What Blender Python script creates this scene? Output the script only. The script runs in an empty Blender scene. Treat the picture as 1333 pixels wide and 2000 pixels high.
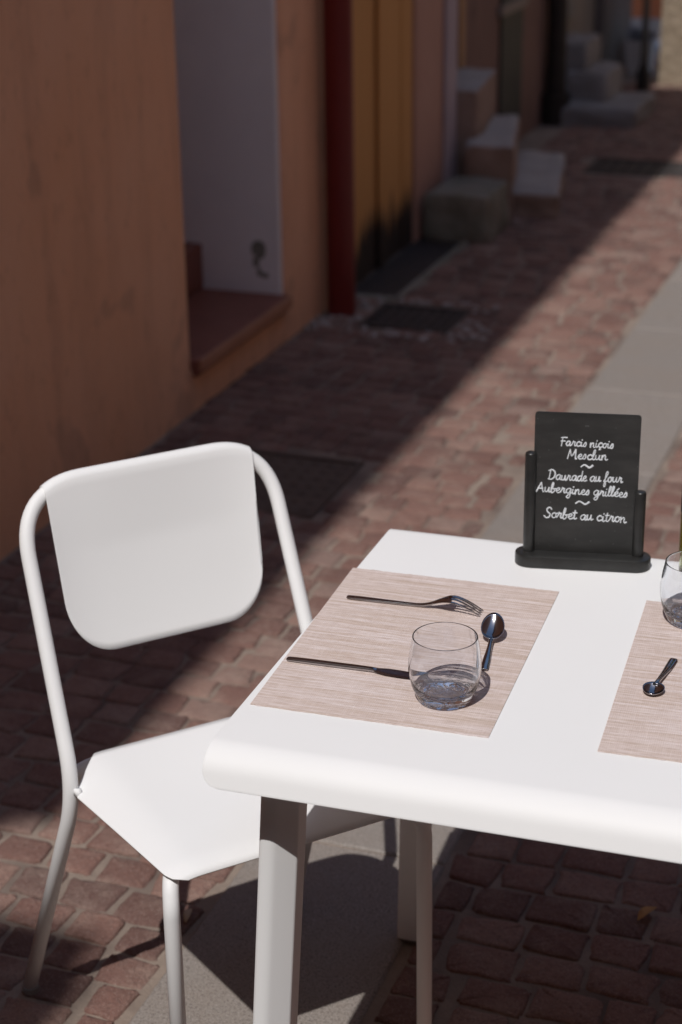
import bpy, bmesh, math, random
import numpy as np
from mathutils import Vector, Matrix
R = math.radians
SC = bpy.context.scene
COL = SC.collection
random.seed(7)
rng = np.random.default_rng(7)

# ------------------------------------------------------------------ camera, sky, sun, exposure
FPX, PITCH, ROLL, CAMH = 3555.2, R(22.183), R(-0.801), 1.8566
def camera():
    cp, sp = math.cos(PITCH), math.sin(PITCH)
    fwd = Vector((0, cp, -sp)); up = Vector((0, sp, cp)); r = Vector((1, 0, 0))
    c, s = math.cos(ROLL), math.sin(ROLL)
    r2 = c * r + s * up; u2 = -s * r + c * up
    cd = bpy.data.cameras.new('camera'); co = bpy.data.objects.new('camera', cd); COL.objects.link(co)
    m = Matrix((r2, u2, -fwd)).transposed().to_4x4(); m.translation = (0, 0, CAMH)
    co.matrix_world = m
    cd.sensor_fit = 'VERTICAL'; cd.sensor_height = 36; cd.sensor_width = 24
    cd.lens = FPX / 2000 * 36
    cd.clip_start = .05; cd.clip_end = 500
    cd.dof.use_dof = True; cd.dof.focus_distance = 2.42; cd.dof.aperture_fstop = 4.0; cd.dof.aperture_blades = 9
    SC.camera = co
camera()
SUN_AZ, SUN_EL = 202.4, 57.4            # compass bearing towards the sun (clockwise from +Y), elevation
w = bpy.data.worlds.new('World'); SC.world = w; w.use_nodes = True
nt = w.node_tree; bg = nt.nodes['Background']
sky = nt.nodes.new('ShaderNodeTexSky'); sky.sky_type = 'NISHITA'; sky.sun_disc = False
sky.sun_elevation = R(SUN_EL); sky.sun_rotation = R(SUN_AZ); sky.air_density = 1.0; sky.dust_density = .6; sky.ozone_density = 1.0
nt.links.new(sky.outputs[0], bg.inputs[0]); bg.inputs[1].default_value = 0.135
sl = bpy.data.lights.new('sun', 'SUN'); sl.energy = 3.2; sl.angle = R(.53); sl.color = (1, .968, .935); sl.cycles.is_caustics_light = True
so = bpy.data.objects.new('sun', sl); COL.objects.link(so)
tosun = Vector((math.sin(R(SUN_AZ)) * math.cos(R(SUN_EL)), math.cos(R(SUN_AZ)) * math.cos(R(SUN_EL)), math.sin(R(SUN_EL))))
so.rotation_euler = tosun.to_track_quat('Z', 'Y').to_euler(); so.location = tosun * 12
vs = SC.view_settings; vs.view_transform = 'Standard'; vs.look = 'None'; vs.exposure = 0; vs.gamma = 1; vs.use_curve_mapping = False
SC.cycles.use_denoising = True
SC.cycles.max_bounces = 10; SC.cycles.diffuse_bounces = 4; SC.cycles.glossy_bounces = 4; SC.cycles.transmission_bounces = 10; SC.cycles.transparent_max_bounces = 12
SC.cycles.sample_clamp_indirect = 6; SC.cycles.caustics_refractive = True; SC.cycles.caustics_reflective = True
SC.cycles.blur_glossy = .3

# ------------------------------------------------------------------ helpers
STREET = -20.0                          # the lane runs 20 degrees right of +Y; street objects are built in (t across, s along, z)
def new_obj(name, verts, faces, mat, parent=None, smooth=False, rot=None, loc=None, attr=None, autosmooth=None):
    me = bpy.data.meshes.new(name)
    me.from_pydata([tuple(map(float, v)) for v in verts], [], [tuple(f) for f in faces])
    if attr is not None:
        a = me.attributes.new('tone', 'FLOAT', 'FACE'); a.data.foreach_set('value', np.asarray(attr, dtype=np.float32))
    bm = bmesh.new(); bm.from_mesh(me); bmesh.ops.recalc_face_normals(bm, faces=bm.faces); bm.to_mesh(me); bm.free()
    me.polygons.foreach_set('use_smooth', [smooth or autosmooth is not None] * len(me.polygons))
    if autosmooth is not None: me.set_sharp_from_angle(angle=R(autosmooth))
    me.materials.append(mat)
    o = bpy.data.objects.new(name, me); COL.objects.link(o)
    if parent: o.parent = parent
    if rot is not None: o.rotation_euler = (0, 0, R(rot))
    if loc is not None: o.location = loc
    return o
def tag(o, label=None, cat=None, group=None, kind=None):
    if label: o['label'] = label
    if cat: o['category'] = cat
    if group: o['group'] = group
    if kind: o['kind'] = kind
    return o
def thing(name, label, cat, loc=(0, 0, 0), rot=0, group=None):
    o = bpy.data.objects.new(name, None); COL.objects.link(o); o.empty_display_size = .05
    o.location = loc; o.rotation_euler = (0, 0, R(rot)); return tag(o, label, cat, group)
class MB:
    """collects shapes for one mesh object"""
    def __init__(s): s.v, s.f = [], []
    def add(s, v, f):
        b = len(s.v); s.v += [tuple(p) for p in v]; s.f += [tuple(i + b for i in q) for q in f]; return s
    def box(s, x0, x1, y0, y1, z0, z1):
        v = [(x, y, z) for x in (x0, x1) for y in (y0, y1) for z in (z0, z1)]
        return s.add(v, [(0, 1, 3, 2), (4, 6, 7, 5), (0, 4, 5, 1), (2, 3, 7, 6), (0, 2, 6, 4), (1, 5, 7, 3)])
    def loft(s, rings, cap=True, closed=True):
        n = len(rings[0]); v = [p for r in rings for p in r]; f = []
        for k in range(len(rings) - 1):
            for i in range(n if closed else n - 1):
                j = (i + 1) % n; f.append((k * n + i, k * n + j, (k + 1) * n + j, (k + 1) * n + i))
        if cap: f.append(tuple(range(n - 1, -1, -1))); f.append(tuple((len(rings) - 1) * n + i for i in range(n)))
        return s.add(v, f)
    def tube(s, pts, r, n=16, cap=True, squash=None):
        pts = [Vector(p) for p in pts]; rs = r if isinstance(r, (list, tuple)) else [r] * len(pts)
        t0 = (pts[1] - pts[0]).normalized(); nrm = t0.orthogonal().normalized(); rings = []
        for i, p in enumerate(pts):
            t = (pts[min(i + 1, len(pts) - 1)] - pts[max(i - 1, 0)]).normalized()
            nrm = (nrm - t * nrm.dot(t)).normalized(); bn = t.cross(nrm)
            rings.append([p + rs[i] * (math.cos(a) * nrm + math.sin(a) * bn) for a in [2 * math.pi * k / n for k in range(n)]])
        return s.loft(rings, cap)
    def lathe(s, prof, n=48, c=(0, 0)):
        rings = [[(c[0] + r * math.cos(2 * math.pi * k / n), c[1] + r * math.sin(2 * math.pi * k / n), z) for k in range(n)] for r, z in prof]
        return s.loft(rings, cap=False)
    def build(s, name, mat, parent=None, **k): return new_obj(name, s.v, s.f, mat, parent, **k)
def fillet(pts, rad, n=8):
    """polyline with rounded corners"""
    pts = [Vector(p) for p in pts]; rad = rad if isinstance(rad, (list, tuple)) else [rad] * len(pts); out = [pts[0]]
    for i in range(1, len(pts) - 1):
        a, b, c = pts[i - 1], pts[i], pts[i + 1]; d1 = (a - b).normalized(); d2 = (c - b).normalized()
        ang = d1.angle(d2); L = min(rad[i] / math.tan(ang / 2), (a - b).length * .49, (c - b).length * .49)
        p0, p1 = b + d1 * L, b + d2 * L
        for k in range(n + 1):
            u = k / n; out.append(p0 * (1 - u) ** 2 + b * 2 * u * (1 - u) + p1 * u * u)
    out.append(pts[-1]); return out
def smooth_line(pts, n=6):
    """Catmull-Rom through the points"""
    P = [np.array(p, float) for p in pts]
    if len(P) < 3: return P
    P = [2 * P[0] - P[1]] + P + [2 * P[-1] - P[-2]]; out = []
    for i in range(1, len(P) - 2):
        for k in range(n):
            u = k / n
            out.append(.5 * ((2 * P[i]) + (P[i + 1] - P[i - 1]) * u + (2 * P[i - 1] - 5 * P[i] + 4 * P[i + 1] - P[i + 2]) * u * u + (3 * P[i] - P[i - 1] - 3 * P[i + 1] + P[i + 2]) * u ** 3))
    out.append(P[-2]); return out
def mod_bevel(o, wd, seg=2, ang=35):
    m = o.modifiers.new('bevel', 'BEVEL'); m.width = wd; m.segments = seg; m.limit_method = 'ANGLE'; m.angle_limit = R(ang); return o

# ------------------------------------------------------------------ materials
class NT:
    def __init__(s, name):
        s.m = bpy.data.materials.new(name); s.m.use_nodes = True; s.t = s.m.node_tree; s.b = s.t.nodes['Principled BSDF']
        s.tc = s.t.nodes.new('ShaderNodeTexCoord')
    def n(s, kind, **k):
        x = s.t.nodes.new('ShaderNode' + kind)
        for a, v in k.items(): setattr(x, a, v)
        return x
    def l(s, a, b): s.t.links.new(a, b)
    def mapped(s, scale=(1, 1, 1), loc=(0, 0, 0), rot=(0, 0, 0)):
        m = s.n('Mapping'); m.inputs['Scale'].default_value = scale; m.inputs['Location'].default_value = loc; m.inputs['Rotation'].default_value = rot
        s.l(s.tc.outputs['Object'], m.inputs[0]); return m.outputs[0]
    def noise(s, scale, detail=4, rough=.6, vec=None, dist=0):
        x = s.n('TexNoise'); x.inputs['Scale'].default_value = scale; x.inputs['Detail'].default_value = detail; x.inputs['Roughness'].default_value = rough; x.inputs['Distortion'].default_value = dist
        s.l(vec if vec is not None else s.tc.outputs['Object'], x.inputs['Vector']); return x.outputs['Fac']
    def ramp(s, fac, stops):
        r = s.n('ValToRGB'); e = r.color_ramp.elements
        while len(e) < len(stops): e.new(.5)
        for i, (p, c) in enumerate(stops): e[i].position = p; e[i].color = (*c, 1) if len(c) == 3 else c
        s.l(fac, r.inputs[0]); return r.outputs[0]
    def mix(s, fac, a, b, mode='MIX'):
        x = s.n('Mix', data_type='RGBA', blend_type=mode)
        for inp, v in ((x.inputs[0], fac), (x.inputs[6], a), (x.inputs[7], b)):
            if isinstance(v, (int, float)): inp.default_value = v
            elif isinstance(v, (tuple, list)): inp.default_value = (*v, 1)
            else: s.l(v, inp)
        return x.outputs[2]
    def math(s, op, a, b=0):
        x = s.n('Math', operation=op)
        for i, v in enumerate((a, b)):
            if isinstance(v, (int, float)): x.inputs[i].default_value = v
            else: s.l(v, x.inputs[i])
        return x.outputs[0]
    def attr(s, name): x = s.n('Attribute'); x.attribute_name = name; return x.outputs['Fac']
    def bump(s, h, strength=.3, dist=.01):
        x = s.n('Bump'); x.inputs['Strength'].default_value = strength; x.inputs['Distance'].default_value = dist
        s.l(h, x.inputs['Height']); s.l(x.outputs[0], s.b.inputs['Normal'])
    def col(s, c):
        if isinstance(c, tuple): s.b.inputs['Base Color'].default_value = (*c, 1)
        else: s.l(c, s.b.inputs['Base Color'])
    def set(s, **k):
        for a, v in k.items(): s.b.inputs[a.replace('_', ' ')].default_value = v
        return s.m

def m_white():
    k = NT('white_powder_coat'); n = k.noise(3, 5); k.col(k.mix(n, (.795, .795, .795), (.83, .83, .83)))
    sc = k.ramp(k.noise(14, 6, .75), [(.70, (0, 0, 0)), (.76, (1, 1, 1))]); k.col(k.mix(k.math('MULTIPLY', sc, .12), k.mix(n, (.795, .795, .795), (.83, .83, .83)), (.45, .43, .41)))
    k.bump(k.noise(900, 2), .05, .0004); k.b.inputs['Specular IOR Level'].default_value = .2; return k.set(Roughness=.5)
def m_sett():
    k = NT('porphyry_setts'); t = k.attr('tone')
    c = k.ramp(t, [(0, (.12, .062, .051)), (.22, (.18, .090, .070)), (.5, (.24, .119, .092)), (.78, (.285, .152, .117)), (.92, (.36, .222, .174)), (1, (.31, .215, .18))])
    c = k.mix(k.math('MULTIPLY', k.noise(55, 6, .7), .75), c, (.15, .085, .072))
    dust = k.ramp(k.noise(9, 5, .7), [(.48, (0, 0, 0)), (.72, (1, 1, 1))]); c = k.mix(k.math('MULTIPLY', dust, .42), c, (.42, .33, .27))
    mid = k.noise(130, 4, .75); c = k.mix(k.math('MULTIPLY', k.ramp(mid, [(.30, (1, 1, 1)), (.5, (0, 0, 0))]), .55), c, (.10, .052, .042)); c = k.mix(k.math('MULTIPLY', k.ramp(mid, [(.55, (0, 0, 0)), (.72, (1, 1, 1))]), .35), c, (.40, .28, .23))
    sp = k.ramp(k.noise(480, 2), [(.60, (0, 0, 0)), (.68, (1, 1, 1))]); c = k.mix(k.math('MULTIPLY', sp, .7), c, (.46, .37, .33))
    dk = k.ramp(k.noise(330, 2), [(.30, (1, 1, 1)), (.40, (0, 0, 0))]); c = k.mix(k.math('MULTIPLY', dk, .5), c, (.08, .05, .045))
    k.col(c); h = k.math('ADD', k.noise(60, 6, .65), k.math('MULTIPLY', k.noise(300, 3), .35)); k.bump(k.math('ADD', h, k.math('MULTIPLY', mid, .5)), .8, .007)
    return k.set(Roughness=.78)
def m_mortar():
    k = NT('sandy_mortar'); c = k.mix(k.noise(35, 6, .7), (.21, .165, .135), (.37, .295, .24)); c = k.mix(k.ramp(k.noise(4, 4), [(.45, (0, 0, 0)), (.7, (1, 1, 1))]), c, (.15, .112, .095))
    k.col(c); k.bump(k.noise(160, 5, .7), .7, .006); return k.set(Roughness=.95)
def m_granite():
    k = NT('granite_slab'); t = k.attr('tone'); c = k.ramp(t, [(0, (.245, .218, .197)), (1, (.30, .268, .242))])
    sp = k.noise(260, 3, .8); c = k.mix(k.ramp(sp, [(.40, (1, 1, 1)), (.5, (0, 0, 0))]), c, (.12, .10, .09)); c = k.mix(k.ramp(k.noise(330, 2, .7), [(.58, (0, 0, 0)), (.68, (.8, .8, .8))]), c, (.46, .43, .41))
    c = k.mix(k.math('MULTIPLY', k.ramp(k.noise(5, 5, .7), [(.4, (0, 0, 0)), (.75, (1, 1, 1))]), .45), c, (.25, .20, .165))
    k.col(c); k.bump(k.noise(220, 4), .35, .003); return k.set(Roughness=.72)
def m_plaster(name, base, light, dark, streak=.6):
    k = NT(name); v = k.mapped((3.2, 3.2, .45)); n1 = k.noise(1.3, 6, .6); n2 = k.noise(2.2, 6, .65, v)
    c = k.mix(k.ramp(n1, [(.3, (0, 0, 0)), (.7, (1, 1, 1))]), base, light)
    c = k.mix(k.math('MULTIPLY', k.ramp(n2, [(.5, (0, 0, 0)), (.72, (1, 1, 1))]), streak), c, dark)
    fine = k.ramp(k.noise(9, 7, .72, k.mapped((2.2, 2.2, 1.2))), [(.55, (0, 0, 0)), (.75, (1, 1, 1))]); c = k.mix(k.math('MULTIPLY', fine, .45), c, dark)
    # worn patches of old render low on the wall
    patch = k.ramp(k.noise(3.1, 3, .5, k.mapped((1, 1, 1), (3, 1.4, .7))), [(.60, (0, 0, 0)), (.64, (1, 1, 1))]); c = k.mix(k.math('MULTIPLY', patch, .3), c, (dark[0] * .9, dark[1] * 1.05, dark[2] * 1.2))
    k.col(c); k.bump(k.math('ADD', k.noise(45, 6, .7), k.math('MULTIPLY', k.noise(7, 4), 1.2)), .35, .008); return k.set(Roughness=.93)
def m_simple(name, a, b, scale=8, rough=.6, metal=0, bump=.15, bs=60, bd=.004, spec=None):
    k = NT(name); k.col(k.mix(k.ramp(k.noise(scale, 5, .65), [(.3, (0, 0, 0)), (.7, (1, 1, 1))]), a, b)); k.bump(k.noise(bs, 5), bump, bd)
    m = k.set(Roughness=rough, Metallic=metal)
    if spec is not None: k.b.inputs['Specular IOR Level'].default_value = spec
    return m
def m_door():
    k = NT('ochre_planks'); v = k.mapped((14, 14, .5)); c = k.mix(k.noise(2, 5, .6, v), (.66, .36, .13), (.55, .28, .09))
    sep = k.n('SeparateXYZ'); k.l(k.tc.outputs['Object'], sep.inputs[0])
    # rotten foot of the boards: ragged dark wood that reaches further up some boards
    rag = k.math('MULTIPLY', k.noise(1.6, 4, .6, k.mapped((8, 8, .3))), .50); low = k.math('SUBTRACT', rag, k.math('ADD', sep.outputs[2], .02))
    c = k.mix(k.ramp(low, [(0, (0, 0, 0)), (.10, (1, 1, 1))]), c, (.035, .024, .018)); k.col(c)
    k.bump(k.noise(6, 5, .6, v), .3, .004); return k.set(Roughness=.8)
def m_mat():
    k = NT('woven_vinyl'); st = k.noise(1, 5, .62, k.mapped((5, 190, 1))); st2 = k.noise(1, 3, .5, k.mapped((40, 520, 1))); cr = k.noise(1, 3, .5, k.mapped((460, 26, 1)))
    c = k.ramp(st, [(.30, (.48, .37, .29)), (.42, (.60, .485, .425)), (.53, (.68, .575, .54)), (.68, (.78, .69, .675))])
    c = k.mix(k.math('MULTIPLY', k.ramp(st2, [(.35, (1, 1, 1)), (.55, (0, 0, 0))]), .5), c, (.43, .315, .26))
    c = k.mix(k.math('MULTIPLY', k.ramp(cr, [(.5, (0, 0, 0)), (.68, (1, 1, 1))]), .2), c, (.82, .72, .69)); k.col(c)
    w1 = k.n('TexWave', wave_type='BANDS', bands_direction='X'); w1.inputs['Scale'].default_value = 120
    w2 = k.n('TexWave', wave_type='BANDS', bands_direction='Y'); w2.inputs['Scale'].default_value = 120
    for x in (w1, w2): k.l(k.tc.outputs['Object'], x.inputs['Vector'])
    k.bump(k.math('ADD', k.math('MULTIPLY', w1.outputs['Fac'], w2.outputs['Fac']), st2), .5, .0008); return k.set(Roughness=.62)
def m_steel():
    k = NT('dark_polished_steel'); k.col(k.mix(k.noise(60, 4), (.34, .33, .345), (.46, .45, .46))); k.bump(k.noise(300, 3), .02, .0003); return k.set(Metallic=1, Roughness=.13)
def m_black(name, a=.012, b=.024, rough=.38): return m_simple(name, (a, a, a), (b, b, b * .97), 30, rough, 0, .06, 260, .0006)
def m_card():
    k = NT('black_slate_card'); wipe = k.noise(14, 5, .6, k.mapped((1, 1, 3.2), rot=(0, .5, 0))); c = k.mix(k.ramp(wipe, [(.42, (0, 0, 0)), (.75, (1, 1, 1))]), (.017, .017, .0165), (.034, .033, .032))
    dot = k.ramp(k.noise(230, 1), [(.76, (0, 0, 0)), (.79, (1, 1, 1))]); k.col(k.mix(k.math('MULTIPLY', dot, .5), c, (.2, .2, .2))); k.bump(k.noise(300, 3), .05, .0005); return k.set(Roughness=.5)
def m_glass_wall():
    """thin blown wall: passes light almost straight, darker and more reflective towards grazing"""
    k = NT('clear_glass_wall'); out = k.t.nodes['Material Output']; lw = k.n('LayerWeight'); lw.inputs['Blend'].default_value = .35
    tr = k.n('BsdfTransparent'); gl = k.n('BsdfGlossy'); gl.inputs['Roughness'].default_value = .05; mx = k.n('MixShader')
    k.l(k.ramp(lw.outputs['Facing'], [(0, (.998, .998, .998)), (.7, (.985, .986, .99)), (.93, (.86, .87, .89)), (1, (.58, .59, .62))]), tr.inputs['Color'])
    k.l(k.ramp(lw.outputs['Fresnel'], [(0, (.03, .03, .03)), (.5, (.08, .08, .08)), (1, (.5, .5, .5))]), mx.inputs[0])
    k.l(tr.outputs[0], mx.inputs[1]); k.l(gl.outputs[0], mx.inputs[2]); k.l(mx.outputs[0], out.inputs[0]); return k.m
def m_glass(name, col=(1, 1, 1), rough=0.0, ior=1.5):
    k = NT(name); k.col(col); k.b.inputs['Transmission Weight'].default_value = 1; return k.set(Roughness=rough, IOR=ior)

def m_tumbler():
    k = NT('clear_tumbler_glass'); out = k.t.nodes['Material Output']; gl = k.n('BsdfGlass'); gl.inputs['Roughness'].default_value = .0; gl.inputs['IOR'].default_value = 1.47; gl.inputs['Color'].default_value = (.985, .99, 1, 1)
    k.l(gl.outputs[0], out.inputs[0]); return k.m
WHITE = m_white(); SETT = m_sett(); MORTAR = m_mortar(); GRANITE = m_granite()
ORANGE = m_plaster('orange_lime_plaster', (.83, .455, .265), (.88, .53, .345), (.40, .21, .135), .30)
PINK = m_plaster('pink_lime_plaster', (.46, .27, .205), (.52, .32, .25), (.26, .155, .12), .4)
BROWN = m_plaster('brown_rose_plaster', (.20, .122, .10), (.26, .165, .135), (.11, .07, .06), .5)
GREY = m_plaster('grey_plaster', (.25, .23, .21), (.31, .28, .25), (.15, .135, .125), .5)
JAMB = m_simple('whitewashed_plaster', (.80, .79, .83), (.86, .85, .88), 5, .9, 0, .2, 30, .006)
TERRA = m_simple('terracotta_tile', (.20, .072, .05), (.27, .10, .07), 9, .55, 0, .2, 40, .004)
NOSE = m_simple('terracotta_nosing', (.40, .19, .115), (.46, .23, .14), 9, .7, 0, .2, 40, .004)
STONE = m_simple('worn_limestone', (.34, .31, .29), (.43, .40, .385), 6, .85, 0, .6, 26, .012)
DKSTONE = m_simple('grey_worn_stone', (.20, .19, .19), (.29, .28, .285), 6, .9, 0, .7, 22, .016)
STONE2 = m_simple('mossy_limestone', (.16, .16, .125), (.28, .26, .22), 7, .9, 0, .7, 26, .014)
RENDER = m_simple('rough_rose_render', (.24, .165, .13), (.36, .26, .215), 8, .92, 0, .6, 28, .012)
REDPIPE = m_simple('red_enamel', (.145, .012, .012), (.18, .016, .014), 4, .5, 0, .1, 30, .003)
DARKPIPE = m_simple('blackened_iron', (.018, .015, .014), (.03, .026, .024), 9, .6, .2, .2, 60, .003)
IRON = m_simple('cast_iron_cover', (.035, .031, .032), (.06, .052, .05), 20, .6, .3, .5, 140, .006)
DOOR = m_door(); MAT = m_mat(); STEEL = m_steel()
TILE = m_simple('clay_roof_tile', (.36, .17, .10), (.48, .26, .17), 5, .85, 0, .4, 30, .01)
WOOD = m_simple('rafter_wood', (.10, .065, .045), (.15, .10, .07), 12, .8)

# ------------------------------------------------------------------ ground
new_obj('ground', [(-60, -40, -.0055), (60, -40, -.0055), (60, 90, -.0055), (-60, 90, -.0055)], [(0, 1, 2, 3)], MORTAR, rot=STREET)['kind'] = 'structure'
HOLES = [(-2.285, -2.09, 6.38, 7.42)]                     # light well
COVERS = [(-1.98, -1.62, 4.22, 4.66), (-2.10, -1.77, 5.98, 6.28), (-1.92, -1.42, 8.85, 9.2)]
def setts(t0, t1, s0, s1, seed, row=.086, brick=.107, skip=(), wob=1.0):
    r = np.random.default_rng(seed); V = []; F = []; tone = []
    def wobble(t, s): return (.016 * wob * math.sin(1.7 * s + .6 * t + seed) + .012 * wob * math.sin(4.1 * s + 2 * t), .022 * wob * math.sin(1.9 * t + .7 * s + seed) + .012 * wob * math.sin(5.3 * t + 1.3 * s))
    s = s0; k = 0
    while s < s1:
        rw = row * r.uniform(.93, 1.08); t = t0 - r.uniform(0, 1) * brick; k += 1
        while t < t1:
            bw = brick * r.uniform(.80, 1.2); a, b = max(t, t0), min(t + bw, t1); t += bw
            if b - a < .035: continue
            cx, cy = (a + b) / 2, s + rw / 2; dx, dy = wobble(cx, cy); cx += dx if (a > t0 and b < t1) else dx * .25; cy += dy
            if any(q[0] - .03 < cx < q[1] + .03 and q[2] - .03 < cy < q[3] + .03 for q in skip): continue
            gap = r.uniform(.006, .013)
            hx, hy = (b - a - gap) / 2, (rw - gap) / 2
            if hx < .012: continue
            rot = r.normal(0, .028 * wob); n = 28 if cy < 5.2 else 16
            ph = r.uniform(0, 6.28, 4); zt = r.normal(0, .0012); tx, ty = r.normal(0, .017, 2); base = len(V)
            taper = r.normal(0, .05)
            ring = []
            for i in range(n):
                an = 2 * math.pi * i / n; c, sn = math.cos(an), math.sin(an); e = .20
                x = math.copysign(abs(c) ** e, c); y = math.copysign(abs(sn) ** e, sn)
                q = 1 + .032 * math.sin(3 * an + ph[0]) + .022 * math.sin(5 * an + ph[1]) + r.normal(0, .028)
                ring.append((x * q * hx * (1 + taper * y), y * q * hy * (1 + taper * x)))
            cr, sr = math.cos(rot), math.sin(rot)
            for fr, z in ((1.03, -.02), (1.0, -.0042), (.965, -.0010), (.80, .0008)):
                for i, (x, y) in enumerate(ring):
                    x, y = x * fr, y * fr; zz = z + zt + (tx * x + ty * y if z > -.019 else 0) + (r.normal(0, .0011) if z > -.019 else 0)
                    V.append((cx + cr * x - sr * y, cy + sr * x + cr * y, zz))
            V.append((cx, cy, .0014 + zt)); tn = r.uniform(0, 1)
            for q in range(3):
                for i in range(n): F.append((base + q * n + i, base + q * n + (i + 1) % n, base + (q + 1) * n + (i + 1) % n, base + (q + 1) * n + i)); tone.append(tn)
            for i in range(n): F.append((base + 3 * n + i, base + 3 * n + (i + 1) % n, base + 4 * n)); tone.append(tn)
        s += rw
    return V, F, tone
V, F, tn = setts(-2.27, -1.165, 1.5, 11.5, 3, skip=HOLES + COVERS, wob=1.5)
new_obj('paving', V, F, SETT, rot=STREET, smooth=True, attr=tn)['kind'] = 'structure'
V, F, tn = setts(-.79, 1.5, 1.5, 9.5, 11, wob=.8)
new_obj('paving', V, F, SETT, rot=STREET, smooth=True, attr=tn)['kind'] = 'structure'
def strip():
    mb = MB(); tone = []; s = 1.34; k = 0
    while s < 11.4:
        L = .70 * rng.uniform(.9, 1.15)
        if k == 1: L = 2.73 - s
        v0 = len(mb.f); x0, x1 = -1.152 + rng.normal(0, .002), -.803 + rng.normal(0, .002); z = rng.normal(0, .001) + .001; g = .004; c = .004
        mb.loft([[(x0, s + g, -.02), (x1, s + g, -.02), (x1, s + L - g, -.02), (x0, s + L - g, -.02)], [(x0, s + g, z - c), (x1, s + g, z - c), (x1, s + L - g, z - c), (x0, s + L - g, z - c)],
                 [(x0 + c, s + g + c, z), (x1 - c, s + g + c, z), (x1 - c, s + L - g - c, z), (x0 + c, s + L - g - c, z)]]); tone += [rng.uniform(0, 1)] * (len(mb.f) - v0)
        s += L; k += 1
    new_obj('granite_strip', mb.v, mb.f, GRANITE, rot=STREET, attr=tone)['kind'] = 'structure'
strip()
# kerb round the sunken light well by the ochre door
mb = MB(); mb.box(-2.09, -2.06, 6.36, 7.46, -.25, .006).box(-2.285, -2.09, 7.42, 7.47, -.25, .005).box(-2.285, -2.09, 6.33, 6.38, -.25, .005)
o = mb.build('light_well_kerb', STONE2, rot=STREET); o['kind'] = 'structure'; mod_bevel(o, .006)
mb = MB(); mb.box(-2.285, -2.09, 6.38, 7.42, -.015, -.0015); o = mb.build('light_well_shade', IRON, rot=STREET); o['kind'] = 'structure'  # flush dark sheet, its colour stands for the shade down in the pit
def pebbles():
    r = np.random.default_rng(5); mb = MB()
    for i in range(150):
        t, s_ = r.uniform(-2.27, -1.62), r.uniform(5.86, 6.36)
        if any(q[0] - .02 < t < q[1] + .02 and q[2] - .02 < s_ < q[3] + .02 for q in COVERS + HOLES): continue
        a, b, h, ro = r.uniform(.010, .021), r.uniform(.008, .016), r.uniform(.005, .009), r.uniform(0, 3.1); rings = []
        for f, z in ((1, -.004), (.92, .45 * h), (.6, .85 * h), (.08, h)):
            rings.append([(t + f * (a * math.cos(k * .785) * math.cos(ro) - b * math.sin(k * .785) * math.sin(ro)), s_ + f * (a * math.cos(k * .785) * math.sin(ro) + b * math.sin(k * .785) * math.cos(ro)), z) for k in range(8)])
        mb.loft(rings)
    o = mb.build('pebbles', STONE, rot=STREET, smooth=True); tag(o, 'pale pebbles set in the mortar around the foot of the red downpipe', 'pebbles', kind='stuff')
pebbles()
def cover(q, label, mat=None):
    mat = mat or IRON
    t0, t1, s0, s1 = q; e = thing('drain_cover', label, 'drain cover', group='iron covers set in the paving', rot=STREET)
    f = MB(); b = .018
    f.box(t0, t1, s0, s0 + b, -.02, .002).box(t0, t1, s1 - b, s1, -.02, .002).box(t0, t0 + b, s0 + b, s1 - b, -.02, .002).box(t1 - b, t1, s0 + b, s1 - b, -.02, .002); f.build('frame', mat, e)
    p = MB(); p.box(t0 + b + .003, t1 - b - .003, s0 + b + .003, s1 - b - .003, -.02, -.003)
    n = 7
    for i in range(n):
        for j in range(n):
            x = t0 + b + (t1 - t0 - 2 * b) * (i + .5) / n; y = s0 + b + (s1 - s0 - 2 * b) * (j + .5) / n; h = .014
            p.loft([[(x - h, y - h, -.004), (x + h, y - h, -.004), (x + h, y + h, -.004), (x - h, y + h, -.004)], [(x - h * .6, y - h * .6, .001), (x + h * .6, y - h * .6, .001), (x + h * .6, y + h * .6, .001), (x - h * .6, y + h * .6, .001)]])
    p.build('plate', mat, e)
cover(COVERS[0], 'dark square iron cover in the paving just behind the white chair back', m_simple('rusted_cover', (.09, .065, .052), (.13, .095, .075), 14, .75, 0, .5, 140, .006))
cover(COVERS[1], 'dark iron drain cover on the ground beside the foot of the red downpipe')
cover(COVERS[2], 'dark iron cover far down the lane near the grey steps')

# ------------------------------------------------------------------ the houses on the shaded side
WT = -2.28
def wall_with_opening(mb, s0, s1, z1, o=None, t=WT, d=.34, z0=-.02):
    """front wall in the lane plane; o = (s0, s1, z0, z1) opening right through it"""
    if not o: mb.box(t - d, t, s0, s1, z0, z1); return
    a, b, c, e = o; xs = [s0, a, b, s1]; zs = [z0, c, e, z1]
    cells = {(i, j) for i in range(3) for j in range(3)} - {(1, 1)}
    idx = {}; v = []; f = []
    def P(i, j, k):
        if (i, j, k) not in idx: idx[(i, j, k)] = len(v); v.append((t if k else t - d, xs[i], zs[j]))
        return idx[(i, j, k)]
    for i, j in cells:
        for k in (0, 1): f.append((P(i, j, k), P(i + 1, j, k), P(i + 1, j + 1, k), P(i, j + 1, k)))
        for (di, dj, q) in ((-1, 0, ((0, 0), (0, 1))), (1, 0, ((1, 0), (1, 1))), (0, -1, ((0, 0), (1, 0))), (0, 1, ((0, 1), (1, 1)))):
            if (i + di, j + dj) not in cells: (p, r), (u, x) = q; f.append((P(i + p, j + r, 0), P(i + u, j + x, 0), P(i + u, j + x, 1), P(i + p, j + r, 1)))
    mb.add(v, f)
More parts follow.
